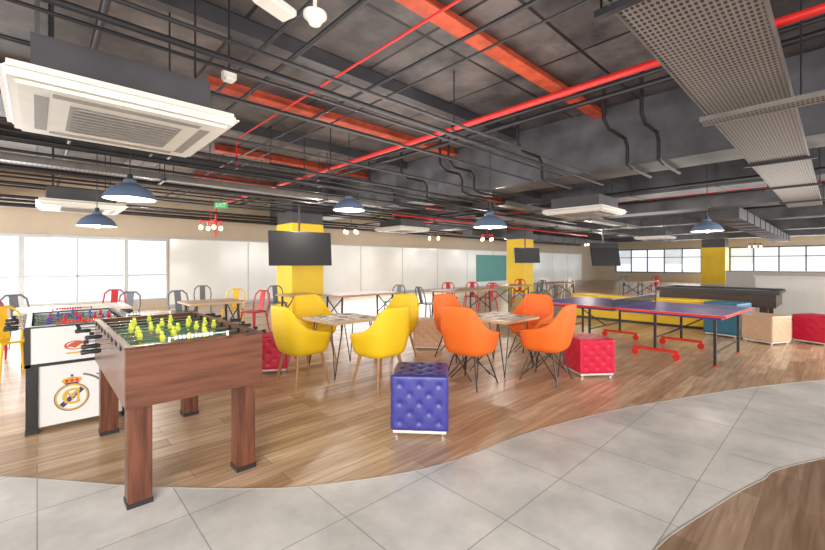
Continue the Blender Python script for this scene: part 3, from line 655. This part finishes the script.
def chair(kind,px,py,tgt,label):
    m={'r':'redm','g':'grey','y':'yelm','w':'whitetop'}[kind]
    a,b=at(px,py); rz=face((a,b),tgt)
    if kind not in protos:
        c=cafe(m,kind); protos[kind]=c; c.location=(a,b,0); c.rotation_euler=(0,0,rz); c['label']=label
    else: c=dup(protos[kind],(a,b,0),rz,label)
    return c
chair('r',254,334,TC,'red metal chair at the right of the small table near the nearest column')
chair('y',233,330,TC,'yellow metal chair facing the small table beside the red chair')
chair('g',182,334,TC,'grey metal chair at the left front of the small table')
chair('g',203,321,TC,'grey metal chair on the far side of the small table')
chair('r',6,356,TD,'red metal chair at the left frame edge by the windows')
chair('g',20,345,TD,'grey metal chair left of the pale table by the windows')
chair('y',12,377,(.29,5.9),'yellow metal chair at the far left behind the white foosball table')
chair('r',112,332,TD,'red metal chair right of the pale window table')
chair('g',124,338,TD,'grey metal chair beside the red one, right of the pale window table')
chair('r',450,312.5,TB,'leftmost red metal chair at the first long back table')
chair('r',471,311.5,TB,'second red metal chair at the first long back table')
chair('r',488,313.5,TB,'red metal chair between the two long back tables')
chair('r',519,303.5,TB2,'red metal chair at the second back table')
chair('g',428,322,TB,'grey metal chair at the left end of the first back table')
chair('g',538,306,TB2,'grey metal chair at the right end of the second back table')
chair('g',394,319,TA,'grey metal chair at the right of the wooden table behind')
chair('g',278,321,TE,'grey metal chair left of the small dark table under the television')
chair('w',545,300.5,TF,'pale metal chair left of the distant dark table')
chair('w',568,300.5,TF,'pale metal chair right of the distant dark table')
chair('g',625,296,TG,'grey metal chair left of the table before the far windows')
chair('r',655,296.5,TG,'red metal chair right of the table before the far windows')
# ---------------------------------------------------------------- lights
W=bpy.data.worlds.new('World'); S.world=W; W.use_nodes=True; bg=W.node_tree.nodes['Background']
bg.inputs['Color'].default_value=(.93,.97,1,1); bg.inputs['Strength'].default_value=1.15
def area(loc,tgt,sx,sy,e,col=(1,.96,.90)):
    li=bpy.data.lights.new('area','AREA'); li.shape='RECTANGLE'; li.size=sx; li.size_y=sy; li.energy=e; li.color=col
    o=bpy.data.objects.new('area_light',li); C.objects.link(o); o.location=loc
    o.rotation_euler=(Vector(tgt)-Vector(loc)).to_track_quat('-Z','Y').to_euler()
area((-3,-3,2.4),(6,6,.8),5,2.5,700)  # added fill from behind the camera, like bounced flash
area((12,-4.5,2.2),(12,8,.9),12,2.5,750)
area((28,-4.5,2.2),(26,8,1.2),12,2.5,550)
area((-5,9,1.9),(6,9,.8),6,2.5,420)
area((-.5,WB-.15,1.5),(2,5,.2),6.5,1.6,360,(.95,.98,1))
area((10,WB-.15,1.4),(9,5,.2),12,1.5,320,(.98,.99,1))
area((FA-.3,3,1.7),(20,4,.3),12,1.6,260,(.95,.98,1))
for x,y,e in ((3,3.0,75),(10.5,1.6,60),(2.6,9.8,50),(15,5,65),(12,11,55),(22,7,70),(30,7,50),(5,6.0,45)):
    area((x,y,1.95),(x,y+.001,4),3.0,3.0,e)  # added upward lights that brighten the ceiling, no fixtures at these spots
for x,y in ((4.6,8),(9,6.3),(14,6),(20,8),(26,7),(10,11.5),(18,12),(2,11.4)):
    li=bpy.data.lights.new('p','POINT'); li.energy=55; li.color=(1,.92,.82); li.shadow_soft_size=.03
    o=bpy.data.objects.new('fill_light',li); C.objects.link(o); o.location=(x,y,2.45)
cam=bpy.data.cameras.new('Camera'); co=bpy.data.objects.new('Camera',cam); C.objects.link(co)
co.location=(0,0,H); co.rotation_euler=(PI/2,0,-math.atan2(sa,ca)); cam.sensor_width=36; cam.lens=F/825*36; cam.shift_y=-11/825; cam.clip_end=300
S.camera=co
